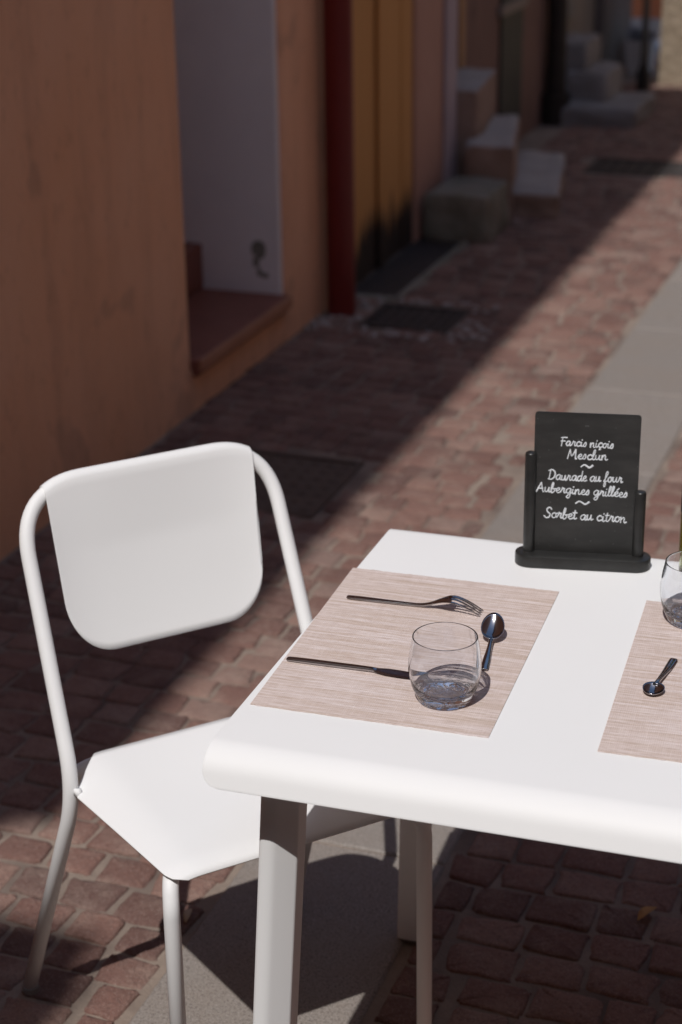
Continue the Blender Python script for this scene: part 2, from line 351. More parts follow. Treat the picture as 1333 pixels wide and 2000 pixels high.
def eaves(root, s0, s1, tw, edge, z, mat=TILE):
    """projecting roof edge: rafters, boarding and curved tiles"""
    o = MB(); o.box(tw - 1.2, edge - .03, s0, s1, z - .03, z)
    n = int((s1 - s0) / .6)
    for i in range(n + 1):
        y = s0 + .05 + i * (s1 - s0 - .1) / max(n, 1); o.box(tw - .2, edge - .08, y - .04, y + .04, z - .13, z - .031)
    rf = o.build('eaves', WOOD, root)
    tl = MB(); y = s0 + .1
    while y < s1 - .05:
        rings = []
        for x, zz in ((edge, z + .0), (tw - 1.2, z + .30)):
            rings.append([(x, y + .1 * math.cos(a), zz + .012 + .085 * math.sin(a)) for a in np.linspace(0, math.pi, 9)])
        tl.loft(rings, cap=True); y += .2
    tl.build('tiles', mat, rf)
H1 = 7.2
hs = thing('orange_house', 'orange plastered house along the lane with a white walled doorway', 'house', rot=STREET)
mb = MB(); wall_with_opening(mb, -2.05, 6.27, H1, (4.925, 5.735, .135, 2.35)); wl = mb.build('wall', ORANGE, hs); mod_bevel(wl, .012, 2)
eaves(hs, -1.97, 6.55, WT, -1.735, H1)
# doorway passage: whitewashed far cheek, near cheek, back wall, ceiling
mb = MB(); mb.box(-3.62, WT - .012, 5.722, 5.80, .10, 2.4); rv = mb.build('doorway_cheek', JAMB, hs); mod_bevel(rv, .01)
mb = MB(); mb.box(-3.62, WT - .345, 4.85, 4.925, .10, 2.4); mb.build('doorway_cheek', JAMB, hs)
mb = MB(); mb.box(-3.70, -3.625, 4.85, 5.8, .10, 2.4); mb.build('doorway_back', JAMB, hs)
mb = MB(); mb.box(-3.62, WT - .345, 4.93, 5.73, 2.355, 2.42); mb.build('doorway_ceiling', JAMB, hs)
mb = MB(); mb.box(-3.62, WT + .018, 4.929, 5.7215, .11, .168); st = mb.build('doorstep', TERRA, hs); mod_bevel(st, .008)
mb = MB(); mb.box(WT + .0182, WT + .032, 4.935, 5.72, .128, .166); ns = mb.build('nosing', NOSE, st); mod_bevel(ns, .004)
for i in range(3):
    mb = MB(); mb.box(-3.62, -2.585 - .27 * i, 4.93, 5.7213, .169 + .16 * i, .168 + .16 * (i + 1)); q = mb.build('inner_step', TERRA, hs); mod_bevel(q, .006)
# the neighbour behind, outside the picture, whose wider roof shades the near paving
h0 = thing('neighbour_house', 'orange house nearest the tables with a deep roof overhang', 'house', rot=STREET)
mb = MB(); wall_with_opening(mb, -9, -2.06, H1); mb.build('wall', ORANGE, h0)
eaves(h0, -9, -2.27, WT, -1.45, H1)
# the opposite side of the lane
h9 = thing('opposite_house', 'pale pink house front across the lane from the tables', 'house', rot=STREET)
mb = MB(); mb.box(2.8, 3.2, -5.4, 11.5, -.02, 9.0); mb.build('wall', PINK, h9)
for y in (-3.5, -.5, 2.5, 5.5, 8.5):
    m2 = MB(); m2.box(2.77, 2.798, y, y + 1.0, 1.0, 2.5); sh = m2.build('shutter', m_simple('grey_green_paint', (.12, .15, .13), (.16, .19, .17)), h9)
h8 = thing('added_end_house', 'unseen orange house added across the lane behind the camera to cut skylight', 'house', rot=STREET)  # unseen house added here to hold back low skylight from behind the camera
mb = MB(); mb.box(-2.27, 2.79, -5.9, -5.5, -.02, 9.2); mb.build('wall', ORANGE, h8)
# unseen sunshade added behind the camera to keep sun off the near paving
pr = thing('added_parasol', 'large square canvas sunshade on a pole, added out of view to shade the paving', 'added_parasol', rot=STREET)
mb = MB(); mb.loft([[(-1.05, -3.4, 2.75), (2.25, -3.4, 2.75), (2.25, -.05, 2.75), (-1.05, -.05, 2.75)], [(-1.05, -3.4, 2.76), (2.25, -3.4, 2.76), (2.25, -.05, 2.76), (-1.05, -.05, 2.76)], [(.55, -1.78, 3.4), (.65, -1.78, 3.4), (.65, -1.67, 3.4), (.55, -1.67, 3.4)]]); mb.build('canopy', m_simple('ecru_canvas', (.42, .38, .32), (.48, .44, .38), 3, .9), pr)
mb = MB(); mb.tube([(.6, -1.725, .06), (.6, -1.725, 1.5), (.6, -1.725, 2.749)], .025, 14); mb.build('pole', WOOD, pr, autosmooth=40)
mb = MB(); mb.lathe([(.001, -.004), (.28, -.004), (.28, .03), (.06, .06), (.001, .06)], 24, (.6, -1.725)); mb.build('base', DARKPIPE, pr, autosmooth=40)
# house with the ochre door
h2 = thing('ochre_door_house', 'narrow pink house with an ochre plank door between the downpipe and the stone steps', 'house', rot=STREET)
mb = MB(); wall_with_opening(mb, 6.275, 7.76, H1, (6.335, 7.235, -.02 + .001, 2.5), d=.3); wl = mb.build('wall', PINK, h2); mod_bevel(wl, .012)
dr = MB()
for i in range(6):
    a = 6.338 + i * .149; dr.box(-2.38, -2.296 + (.004 if i % 2 else 0), a + .003, a + .146, -.008, 2.495)
d_ = dr.build('door', DOOR, h2); mod_bevel(d_, .006)
m2 = MB(); m2.box(-2.291, -2.276, 6.76, 6.81, -.006, 2.49); mod_bevel(m2.build('cover_strip', DOOR, d_), .004)
m2 = MB(); m2.box(WT + .001, WT + .02, 7.62, 7.775, -.015, 6.9); mod_bevel(m2.build('corner_band', m_simple('lilac_limewash', (.42, .36, .40), (.48, .41, .44), 6, .9), h2), .006)
eaves(h2, 6.56, 6.85, WT, -1.735, H1)
pd = thing('drainpipe', 'dark red drainpipe down the wall between the orange house and ochre door', 'drainpipe', rot=STREET, loc=(0, 0, 0))
mb = MB(); mb.tube([(WT + .066, 6.12, -.012), (WT + .066, 6.12, 2), (WT + .066, 6.12, 6.9)], .052, 24); mb.build('pipe', REDPIPE, pd, autosmooth=40)
for z in (1.75, 4.2):
    mb = MB(); mb.tube([(WT + .066, 6.12, z), (WT + .066, 6.12, z + .03)], .058, 24).box(WT - .01, WT + .02, 6.10, 6.14, z, z + .03); mb.build('bracket', REDPIPE, pd, autosmooth=40)
# a flaked patch of old grey green paint on the white cheek
pt = MB(); rr = random.Random(3)
def blob(ct, cz, rt, rz, n=18):
    ring = [(ct + rt * math.cos(2 * math.pi * k / n) * rr.uniform(.75, 1.12), cz + rz * math.sin(2 * math.pi * k / n) * rr.uniform(.75, 1.12)) for k in range(n)]
    pt.loft([[(x, 5.7224, z) for x, z in ring], [(x, 5.7202, z) for x, z in ring]])
blob(-2.372, .322, .030, .034); blob(-2.383, .275, .012, .022); blob(-2.372, .240, .010, .016); blob(-2.352, .230, .016, .010)
pt.build('flaked_patch', m_simple('grey_green_old_paint', (.20, .205, .18), (.30, .30, .27), 40, .9), rv)
# brown house, further on
h3 = thing('brown_house', 'brown rendered house wall behind the rose stone steps with a narrow window', 'house', rot=STREET)
mb = MB(); mb.box(-2.8, -2.44, 7.765, 10.22, -.02, 4.2); mb.build('wall', BROWN, h3)
m2 = MB(); m2.box(-2.439, -2.425, 9.14, 9.56, .12, 1.35); wn = m2.build('window', m_simple('dark_green_shutter', (.035, .04, .036), (.055, .06, .052)), h3)
m2 = MB(); m2.box(-2.439, -2.41, 9.09, 9.61, .70, .75); m2.build('lintel', m_simple('grey_mortar', (.2, .17, .15), (.26, .22, .2)), wn)
m2 = MB(); m2.box(-2.439, -2.415, 8.35, 8.43, .55, 3.2); m2.build('conduit', m_simple('ochre_paint', (.42, .24, .12), (.36, .2, .1)), h3)
dp = thing('drainpipe', 'black iron downpipe at the far end of the brown wall', 'drainpipe', rot=STREET)
mb = MB(); mb.tube([(-2.37, 10.12, -.012), (-2.37, 10.12, 1.2), (-2.37, 10.12, 4.1)], .055, 16); mb.build('pipe', DARKPIPE, dp, autosmooth=40)
mb = MB(); mb.tube([(-2.37, 10.12, -.012), (-2.37, 10.12, .16)], .085, 16); mb.build('shoe', DARKPIPE, dp, autosmooth=40)
# grey house with steps
h4 = thing('grey_house', 'grey weathered house front at the end of the shaded side', 'house', rot=STREET)
mb = MB(); mb.box(-2.9, -2.46, 10.225, 12.4, -.02, 3.6); mb.build('wall', GREY, h4)
m2 = MB(); m2.box(-2.459, -2.44, 10.45, 10.85, .5, 2.4); m2.build('door', m_simple('blue_grey_paint', (.17, .18, .185), (.22, .23, .235)), h4)
m2 = MB(); m2.box(-2.459, -2.40, 11.5, 12.39, -.016, 3.3); m2.build('pilaster', m_simple('dark_grey_render', (.10, .09, .09), (.14, .125, .12)), h4)
def block(q, label, group, mat, top=None, skew=0, jag=.012, name='stone_step'):
    """rough stone block, long edges skewed a little towards the wall"""
    t0, t1, s0, s1, z = q; bm = bmesh.new(); bmesh.ops.create_cube(bm, size=1)
    bmesh.ops.subdivide_edges(bm, edges=bm.edges[:], cuts=7, use_grid_fill=True); r = np.random.default_rng(int(abs(s0 * 1000 + z * 77)))
    ph = r.uniform(0, 6.28, 6)
    for v in bm.verts:
        x, y, zz = v.co; n = Vector((x, y, zz)); rr = max(abs(x), abs(y), abs(zz)); edge = sum(1 for c in (x, y, zz) if abs(c) > .42) - 1
        w_ = jag * (math.sin(9 * x + ph[0] + 5 * zz) + math.sin(11 * y + ph[1] + 3 * x) + math.sin(8 * zz + ph[2] + 6 * y)) / 2 - (.012 * edge if edge > 0 else 0)
        f = 1 + w_ / .25
        X = t0 + (x + .5) * (t1 - t0) + x * w_ + skew * (y + .5); Y = s0 + (y + .5) * (s1 - s0) + y * w_
        v.co = (X, Y, -.015 + (zz + .5) * (z + .015) + (zz * w_ if zz > -.4 else 0))
    me = bpy.data.meshes.new(name); bm.normal_update(); bm.to_mesh(me); bm.free(); me.materials.append(mat)
    if top:
        me.materials.append(top)
        for p in me.polygons:
            if p.normal.z > .6: p.material_index = 1
    me.polygons.foreach_set('use_smooth', [True] * len(me.polygons)); me.set_sharp_from_angle(angle=R(50))
    o = bpy.data.objects.new(name, me); COL.objects.link(o); o.rotation_euler = (0, 0, R(STREET)); return tag(o, label, 'stone step', group)
G1 = 'stone steps beside the brown house'
block((-2.26, -1.98, 7.28, 7.66, .20), 'mossy grey block, nearest to the ochre door of the steps', G1, STONE2)
block((-2.05, -1.80, 7.82, 8.76, .115), 'lowest pale slab step furthest out on the paving', G1, RENDER, STONE, -.19)
block((-2.20, -1.97, 7.66, 8.46, .335), 'middle pale slab step above the lowest slab', G1, RENDER, STONE, -.18)
block((-2.43, -2.17, 7.79, 8.40, .55), 'highest step against the brown wall, half hidden by the corner band', G1, RENDER, STONE, -.08)
G2 = 'stone steps of the grey house'
block((-2.34, -1.90, 10.05, 10.66, .11), 'wide lowest grey step near the lamp post', G2, DKSTONE)
block((-2.34, -2.10, 10.22, 10.66, .27), 'middle grey step resting behind the wide lowest one', G2, DKSTONE)
block((-2.45, -2.24, 10.30, 10.70, .42), 'top grey step in front of the grey house door', G2, DKSTONE)
# sunlit end of the lane
h5 = thing('stone_house', 'sunlit tan stone house closing the far end of the lane', 'house', rot=STREET)
SUNST = m_simple('tan_rubble_stone', (.20, .15, .10), (.40, .32, .235), 22, .95, 0, .8, 18, .02)
mb = MB(); mb.box(-2.05, 2.6, 11.55, 12.0, -.02, 5); mb.build('wall', SUNST, h5)
h6 = thing('far_house', 'far orange house with a pale grey base seen through the gap', 'house', rot=STREET)
mb = MB(); mb.box(-5, -1.6, 13.2, 13.6, .20, 5); mb.build('wall', m_simple('orange_wash', (.50, .16, .07), (.56, .20, .09)), h6)
mb = MB(); mb.box(-5, -1.6, 13.16, 13.6, -.02, .199); mb.build('plinth', m_simple('pale_plinth', (.33, .32, .34), (.45, .44, .46), 7), h6)
lp = thing('lamp_post', 'thin dark iron lamp post standing before the bright gap', 'lamp post', rot=STREET)
mb = MB(); mb.tube([(-2.11, 11.35, -.012), (-2.11, 11.35, .12), (-2.11, 11.35, .16), (-2.11, 11.35, 1), (-2.11, 11.35, 2.8)], [.04, .04, .022, .02, .018], 12); mb.build('post', DARKPIPE, lp, autosmooth=40)
mb = MB(); mb.tube(smooth_line([(-2.11, 11.35, .62), (-2.16, 11.35, .70), (-2.24, 11.35, .66), (-2.27, 11.35, .58)]), .009, 8); mb.build('scroll', DARKPIPE, lp, smooth=True)
mb = MB(); mb.lathe([(.001, 2.8), (.10, 2.82), (.14, 3.1), (.05, 3.2), (.001, 3.22)], 12, (-2.11, 11.35)); mb.build('lantern', m_simple('frosted_lantern', (.5, .5, .48), (.55, .55, .52)), lp)
def planter(t, s, wd_, h, mat, label):
    e = thing('planter', label, 'planter', rot=STREET, group='planters in the far gap'); m_ = MB(); x = wd_ / 2
    m_.loft([[(t - x * .8, s - x * .8, -.01), (t + x * .8, s - x * .8, -.01), (t + x * .8, s + x * .8, -.01), (t - x * .8, s + x * .8, -.01)], [(t - x, s - x, h), (t + x, s - x, h), (t + x, s + x, h), (t - x, s + x, h)], [(t - x * .85, s - x * .85, h), (t + x * .85, s - x * .85, h), (t + x * .85, s + x * .85, h), (t - x * .85, s + x * .85, h)], [(t - x * .8, s - x * .8, h - .04), (t + x * .8, s - x * .8, h - .04), (t + x * .8, s + x * .8, h - .04), (t - x * .8, s + x * .8, h - .04)]])
    m_.build('pot', mat, e)
    l_ = MB(); r = random.Random(int(t * 100))
    for i in range(60):
        b = Vector((t + r.uniform(-x, x) * .8, s + r.uniform(-x, x) * .8, h - .03)); d = Vector((r.uniform(-.6, .6), r.uniform(-.6, .6), 1)).normalized(); L = r.uniform(.06, .14); sd = d.orthogonal().normalized() * .014
        l_.add([b, b + d * L * .6 + sd, b + d * L, b + d * L * .6 - sd], [(0, 1, 2, 3)])
    l_.build('foliage', m_simple('lavender_leaves', (.16, .17, .16), (.26, .22, .28), 40, .8), e)
planter(-2.27, 12.1, .17, .20, m_simple('white_planter', (.62, .58, .58), (.68, .64, .64)), 'white planter with lavender, left of the lamp post in the gap')
planter(-2.12, 12.35, .18, .16, m_simple('blue_planter', (.22, .28, .42), (.28, .34, .5)), 'blue planter right of the lamp post in the gap')

# ------------------------------------------------------------------ table
TA = -18.3; ca, sa = math.cos(R(TA)), math.sin(R(TA)); TH = .74
TO = (-.1866 - .010 * ca - .036 * sa, 1.9190 - .010 * sa + .036 * ca, 0)
LA, LB = .81, .795                       # table sides
def TW(a, b, z=0): return (TO[0] + ca * a - sa * b, TO[1] + sa * a + ca * b, z)
tb = thing('cafe_table', 'square white metal table laid for two on the paving', 'table', TO, TA)
def tabletop():
    """one sheet bent down along the near and the far side; the bent flanges have rounded lower corners, the other two sides are cut straight"""
    re, th, fl = .046, R(66), .0180; hx = re * math.sin(th); hz = re * (1 - math.cos(th)); prof = []
    ox = hx + fl * math.cos(th)
    for k in range(7): q = fl * k / 6; prof.append((q * math.cos(th), TH - hz - (fl - q) * math.sin(th), q))
    for k in range(1, 17): a = th * (1 - k / 16); prof.append((ox - re * math.sin(a), TH - re * (1 - math.cos(a)), fl + re * (th - a)))
    n = len(prof); full = prof + [(ox + (LB - 2 * ox) * k / 9, TH, 1) for k in range(1, 9)] + [(LB - x, z, q) for x, z, q in reversed(prof)]
    rc = .024; nu = 40; V = []; F = []
    for (y, z, q) in full:
        ins = rc - math.sqrt(max(rc * rc - (rc - q) ** 2, 0)) if q < rc else 0
        for i in range(nu): u = i / (nu - 1); u = u * u * (3 - 2 * u); V.append((ins + (LA - 2 * ins) * u + (.006 + .021 * y / LB) * (1 - u), y, z))
    for j in range(len(full) - 1):
        for i in range(nu - 1): F.append((j * nu + i, j * nu + i + 1, (j + 1) * nu + i + 1, (j + 1) * nu + i))
    o = new_obj('tabletop', V, F, WHITE, tb, smooth=True)
    if o.data.polygons[len(F) // 2].normal.z < 0: o.data.flip_normals()
    m = o.modifiers.new('thick', 'SOLIDIFY'); m.thickness = .0028; m.offset = -1; m2 = o.modifiers.new('bevel', 'BEVEL'); m2.width = .0009; m2.segments = 2; m2.limit_method = 'ANGLE'; m2.angle_limit = R(60)
tabletop()
for x in (.085, LA - .115):
    mb = MB(); mb.box(x, x + .03, .16, LB - .14, TH - .043, TH - .0032); mod_bevel(mb.build('side_rail', WHITE, tb), .003)
def leg(ai, bi):
    """folded sheet leg with one chamfered corner, splayed outwards; ai/bi = +1 for the corner at the low end"""
    w_ = .060; prof = [(0, 0), (.020, 0), (.047, .024), (.047, w_), (0, w_)]; rr = [.009, .007, .003, .006, .006]
    ring = []
    n = len(prof)
    for i in range(n):
        p, q, s_ = Vector(prof[i - 1]), Vector(prof[i]), Vector(prof[(i + 1) % n]); d1 = (p - q).normalized(); d2 = (s_ - q).normalized(); L = rr[i]
        for k in range(6): u = k / 5; ring.append((q + d1 * L) * (1 - u) ** 2 + q * 2 * u * (1 - u) + (q + d2 * L) * u * u)
    oa, ob = (.059, .080) if bi > 0 else (.082, .085)
    def at(p, z, ins=1.0):
        sp = 1 - z / TH; x, y = oa + .026 + (p.x - .026) * ins - .030 * sp, ob + .03 + (p.y - .03) * ins - .05 * sp
        return (x if ai > 0 else LA - x, y if bi > 0 else LB - y, z)
    m_ = MB().loft([[at(p, z) for p in ring] for z in (.008, .06, .3, .5, TH - .006)]); lg = m_.build('leg', WHITE, tb, autosmooth=28)
    MB().loft([[at(p, z, .84) for p in ring] for z in (0, .0079)]).build('glide', GLIDE, lg)
GLIDE = m_simple('clear_plastic_glide', (.25, .24, .23), (.3, .29, .28), 20, .4)
for ai in (1, -1):
    for bi in (1, -1): leg(ai, bi)

# ------------------------------------------------------------------ chair
CX, CY, CTH = -.130, 2.347, 28.1
ch = thing('chair', 'white metal chair with a curved back panel pushed under the table', 'chair', (CX, CY, 0), CTH)
def vrec(z): return .1485 + .22 * (z - .44) / .408
RT = .0118; ZT = .850
def side(foot, att, top): return fillet([(foot, .307, .010), (att, .1485, .44), (top, vrec(ZT), ZT), (0, vrec(ZT), ZT)], [0, .16, .122, 0], 16)
half = side(-.2815, -.2325, -.2135); other = side(-.205, -.200, -.2065)
path = half[:-1] + [Vector((0, vrec(ZT), ZT))] + [Vector((-p.x, p.y, p.z)) for p in reversed(other[:-1])]
MB().tube(path, RT, 20).build('back_frame', WHITE, ch, smooth=True)
TUBE = [(p.x, p.y, p.z) for p in half]
def tube_z(u):
    """centre height of the top bar at half width u"""
    u = abs(u); pts = [(abs(p[0]), p[2]) for p in TUBE if p[2] > .6]; pts.sort()
    return float(np.interp(u, [p[0] for p in pts if p[0] <= .213], [p[1] for p in pts if p[0] <= .213]))
def backrest():
    W_ = .1745; zb = .614; rc = .075; nu, nv = 41, 34; V = []; F = []; off = RT + .0026
    rec = Vector((0, .22, .408)).normalized(); nf = Vector((0, -rec.z, rec.y))
    for i in range(nu):
        u = W_ * math.sin(math.pi / 2 * (2 * i / (nu - 1) - 1)); zc = tube_z(u); e = abs(u) - (W_ - rc)
        bz = zb + (rc - math.sqrt(max(rc * rc - e * e, 0)) if e > 0 else 0); c = Vector((u, vrec(zc), zc)); lenf = (zc - bz) / rec.z
        shrink = 1 - .035 * 0
        for j in range(nv):
            if j < 11:
                a = R(-100 + 190 * 0 + (j / 10) * 190); # wraps from behind over the bar to the front face
                ang = R(200) - (j / 10) * R(200)
                d = nf * math.cos(ang) + rec * math.sin(ang)
                p = c + d * off
            else:
                q = (j - 10) / (nv - 11); p = c + nf * off - rec * lenf * q - nf * .042 * q * (lenf / .27)
                p = p - nf * (.011 * (1 - (u / W_) ** 2) * min(1, q * 2.5) * (1 - .25 * q)); p.x = u * (1 - .045 * q) - .009 * q
            V.append(p)
    for i in range(nu - 1):
        for j in range(nv - 1): F.append((i * nv + j, (i + 1) * nv + j, (i + 1) * nv + j + 1, i * nv + j + 1))
    o = new_obj('backrest', V, F, WHITE, ch, smooth=True); s_ = o.modifiers.new('thick', 'SOLIDIFY'); s_.thickness = .0022; s_.offset = 0; return o
backrest()
def seat():
    nu, nv = 41, 33; V = []; F = []
    for j in range(nv):
        t = j / (nv - 1); v = -.152 + t * .374
        if v < -.12: hw = .2065 - (.03 - math.sqrt(max(.03 ** 2 - (-.12 - v) ** 2, 0))) * .8 + (v + .12) * .09
        elif v < .1485: hw = .2065 + (v + .12) / .2685 * .0255
        else: hw = .232 - (v - .1485) / .0735 * .060
        for i in range(nu):
            x = 2 * i / (nu - 1) - 1; x = math.sin(x * math.pi / 2); u = hw * x - (.0315 * (x + 1) / 2 * max(0, min(1, (v + .12) / .27)) if x > -1 else 0)
            d = max(0, (abs(u) - (.155)) / .075); z = .4575 - .019 * d * d
            if v > .15: z = max(z, .4575 - .019 * d * d)
            fr = max(0, (-.115 - v) / .037); z -= .010 * fr * fr
            z -= .004 * math.cos(min(1, abs(u) / .16) * math.pi / 2) * math.cos((t - .5) * math.pi)
            V.append((u, v, z))
    for j in range(nv - 1):
        for i in range(nu - 1): F.append((j * nu + i, j * nu + i + 1, (j + 1) * nu + i + 1, (j + 1) * nu + i))
    o = new_obj('seat', V, F, WHITE, ch, smooth=True); s_ = o.modifiers.new('thick', 'SOLIDIFY'); s_.thickness = .0025; s_.offset = -1; return o
seat()
for sx in (-1, 1):
    p = fillet([(sx * .204, -.145, .010), (sx * .2035, -.143, .40), (sx * .197, -.128, .433), (sx * .16, -.06, .437)], [0, .05, .05, 0], 6)
    MB().tube(p, RT, 20).build('leg', WHITE, ch, smooth=True)
    MB().tube([(sx * .204, -.145, .0), (sx * .204, -.145, .0101)], .0135, 16).build('foot_cap', m_simple('grey_foot_cap', (.2, .19, .18), (.25, .24, .23)), ch, autosmooth=40)
    fx = -.2815 if sx < 0 else .205
    MB().tube([(fx, .307, .0), (fx * .999, .306, .0102)], .0138, 16).build('foot_cap', bpy.data.materials['grey_foot_cap'], ch, autosmooth=40)
    MB().tube([(-.2225, .150, .441), (-.232, .1485, .442)] if sx < 0 else [(.193, .150, .4405), (.200, .1485, .441)], .006, 10).build('weld', WHITE, ch, smooth=True)
# flat rail that closes the frame behind and under the seat
def rail():
    pts = smooth_line([(-.2335, .163, 0), (-.224, .200, 0), (-.196, .226, 0), (-.15, .234, 0), (0, .236, 0), (.13, .232, 0), (.175, .205, 0), (.198, .163, 0)], 6); V = []; F = []
    for p in pts: V += [(p[0], p[1] - .004, .446), (p[0], p[1] + .004, .40)]
    for i in range(len(pts) - 1): F.append((2 * i, 2 * i + 2, 2 * i + 3, 2 * i + 1))
    o = new_obj('rear_rail', V, F, WHITE, ch, smooth=True); s_ = o.modifiers.new('thick', 'SOLIDIFY'); s_.thickness = .003; s_.offset = 0
rail()

# ------------------------------------------------------------------ on the table
def place(a, b, z): return TW(a + .010, b - .036, z)
def placemat(a, b, rot, label):
    L, S, h = .45, .315, .0012; m_ = MB(); n = 60
    ring = []
    jr = np.random.default_rng(int(a * 100) + 5)
    for i in range(n): ring.append((S * i / n, jr.normal(0, .00045)))
    for i in range(n): ring.append((S, L * i / n))
    for i in range(n): ring.append((S * (1 - i / n), L + jr.normal(0, .00045)))
    for i in range(n): ring.append((0, L * (1 - i / n)))
    m_.loft([[(x, y, 0) for x, y in ring], [(x, y, h) for x, y in ring]]); o = m_.build('placemat', MAT, rot=TA + rot, loc=place(a, b, TH + .0004))
    o.cycles.is_caustics_receiver = True; return tag(o, label, 'placemat', 'woven placemats on the white table')
placemat(.0110, .1765, .5, 'woven pink beige placemat under the fork, knife and tumbler on the left')
placemat(.4615, .1850, 1.6, 'woven pink beige placemat at the right, cut by the picture edge')
ZM = TH + .0016
def strip_loft(mb, st, n=10):
    """stations (x, y, zc, half width, half thickness, [roll]) lofted with a rounded section"""
    rings = []
    for i, q in enumerate(st):
        x, y, z, hw, ht = q[:5]; a = st[max(i - 1, 0)]; b = st[min(i + 1, len(st) - 1)]; d = Vector((b[0] - a[0], b[1] - a[1], b[2] - a[2])).normalized(); side = Vector((-d.y, d.x, 0)).normalized(); up = d.cross(side)
        if up.z < 0: up = -up
        cup = q[5] if len(q) > 5 else 0
        ring = []
        for k in range(n):
            an = 2 * math.pi * k / n; c, s_ = math.cos(an), math.sin(an); X = math.copysign(abs(c) ** .6, c); Z = math.copysign(abs(s_) ** .8, s_)
            ring.append(Vector((x, y, z)) + side * (X * hw * 1.2) + up * (Z * ht * 1.1 + cup * (X * X)))
        rings.append(ring)
    mb.loft(rings)
def samp(pts, n=8):
    k = max(len(p) for p in pts); return [tuple(p) for p in smooth_line([tuple(p) + (0,) * (k - len(p)) for p in pts], n)]
def fork(a, b, rot, label, L=.2):
    e = thing('fork', label, 'fork', place(a, b, ZM), TA + rot, 'forks laid tines down'); k = L / .2
    m_ = MB(); strip_loft(m_, samp([(0, 0, .0030, .0022, .0008), (.003, 0, .0030, .0040, .0014), (.03, 0, .0030, .0042, .0018), (.07, 0, .0028, .0034, .0020), (.105, 0, .0030, .0026, .0022), (.122, 0, .0062, .0030, .0021), (.137, 0, .0135, .0062, .0014, -.0006), (.150, 0, .0192, .0105, .0011, -.0018), (.158, 0, .0203, .0115, .0010, -.0022)], 6)); m_.build('handle', STEEL, e, autosmooth=50)
    for i in range(4):
        y = (i - 1.5) * .0072; dz = -.0022 * (abs(i - 1.5) / 1.5) ** 2
        m_ = MB(); strip_loft(m_, samp([(.1565, y, .0203 + dz, .0022, .0010), (.165, y, .0192 + dz, .0017, .0010), (.178, y * .98, .0140 + dz * .7, .0014, .0010), (.190, y * .95, .0072 + dz * .3, .0011, .0009), (.2, y * .92, .0012, .0005, .0006)], 5), 8); m_.build('tine', STEEL, e, autosmooth=50)
    return e
fork(.0325, .519, 1.0, 'dark steel fork lying tines down on the left placemat')
fork(.790, .300, 181, 'fork at the right picture edge with only its tine tips showing')
def spoon(a, b, rot, up, label, L=.15, bw=.0155, tilt=-.02, bl=.0225):
    """bowl at the far end of +x; up = hollow upwards"""
    e = thing('spoon', label, 'spoon', place(a, b, ZM), TA + rot, 'spoons on the placemats'); m_ = MB()
    h = L - .044
    if up: st = [(0, 0, .0028, .0025, .0008), (.003, 0, .0028, .0046, .0014), (.03, 0, .0030, .0044, .0018), (h * .6, 0, .0046, .0034, .0020), (h * .9, 0, .0072, .0026, .0020), (h + .004, 0, .0074, .0034, .0016)]
    else: st = [(0, 0, .0022, .0025, .0008), (.003, 0, .0022, .0048, .0014), (.03, 0, .0030, .0046, .0018), (h * .6, 0, .0085, .0036, .0021), (h * .88, 0, .0135, .0030, .0022), (h + .004, 0, .0150, .0050, .0014)]
    strip_loft(m_, samp(st, 6)); m_.build('handle', STEEL, e, autosmooth=50)
    V = []; F = []; nr, na = 9, 40; A_, B_ = bl, bw; cx = h + A_; dep = .0075
    for side in (0, 1):
        for i in range(nr + 1):
            r = i / nr
            for k in range(na):
                an = 2 * math.pi * k / na; X = A_ * r * math.cos(an) * (1 - .0 * math.cos(an)); Y = B_ * r * math.sin(an) * (1 - .10 * math.cos(an))
                d = -dep * (1 - r ** 2.2) - (.0011 if side else 0); V.append((cx + X, Y, d))
    for side in (0, 1):
        o_ = side * (nr + 1) * na
        for i in range(nr):
            for k in range(na): F.append((o_ + i * na + k, o_ + i * na + (k + 1) % na, o_ + (i + 1) * na + (k + 1) % na, o_ + (i + 1) * na + k))
    for k in range(na): F.append((nr * na + k, nr * na + (k + 1) % na, (2 * nr + 1) * na + (k + 1) % na, (2 * nr + 1) * na + k))
    out = []
    for x, y, z in V:
        if up: out.append((x, y, z + dep + .0018 + (x - h) * tilt))
        else: out.append((x, y, -z + .0035 + max(0, (h + 2 * A_ - x)) * .20))
    bo = new_obj('bowl', out, F, STEEL, e, smooth=True); bo.data.validate(); return e
spoon(.2780, .351, 97, True, 'small dark spoon lying hollow up behind the tumbler', .125, .0162, .55, .0195)
spoon(.515, .454, 263, True, 'small dark spoon with its handle pointing away on the right placemat', .130, .0142, -.10, .0150)
# table knife, its far half hidden behind the tumbler
CUT = 1.22
kn = thing('knife', 'slim dark table knife running behind the tumbler on the left placemat', 'knife', place(.0155, .3065, ZM), TA + .6)
m_ = MB(); strip_loft(m_, samp([(0, 0, .0032, .0022, .0010), (.003, 0, .0032, .0038, .0019), (.03, 0, .0032, .0040, .0026), (.09, 0, .0034, .0036, .0028), (.118, 0, .0036, .0034, .0026), (.126, 0, .0034, .0044, .0018)], 6)); m_.build('handle', STEEL, kn, autosmooth=50)
m_ = MB(); strip_loft(m_, samp([(.124, 0, .0032, .0046, .0014), (.14, 0, .0028, .0078, .0010), (.16, -.0006, .0024, .0085, .0008), (.178, -.001, .0022, .0075, .0008), (.190, .001, .0022, .0040, .0007), (.195, .003, .0022, .0008, .0005)], 6)); m_.build('blade', STEEL, kn, autosmooth=50)
GBODY = m_tumbler()
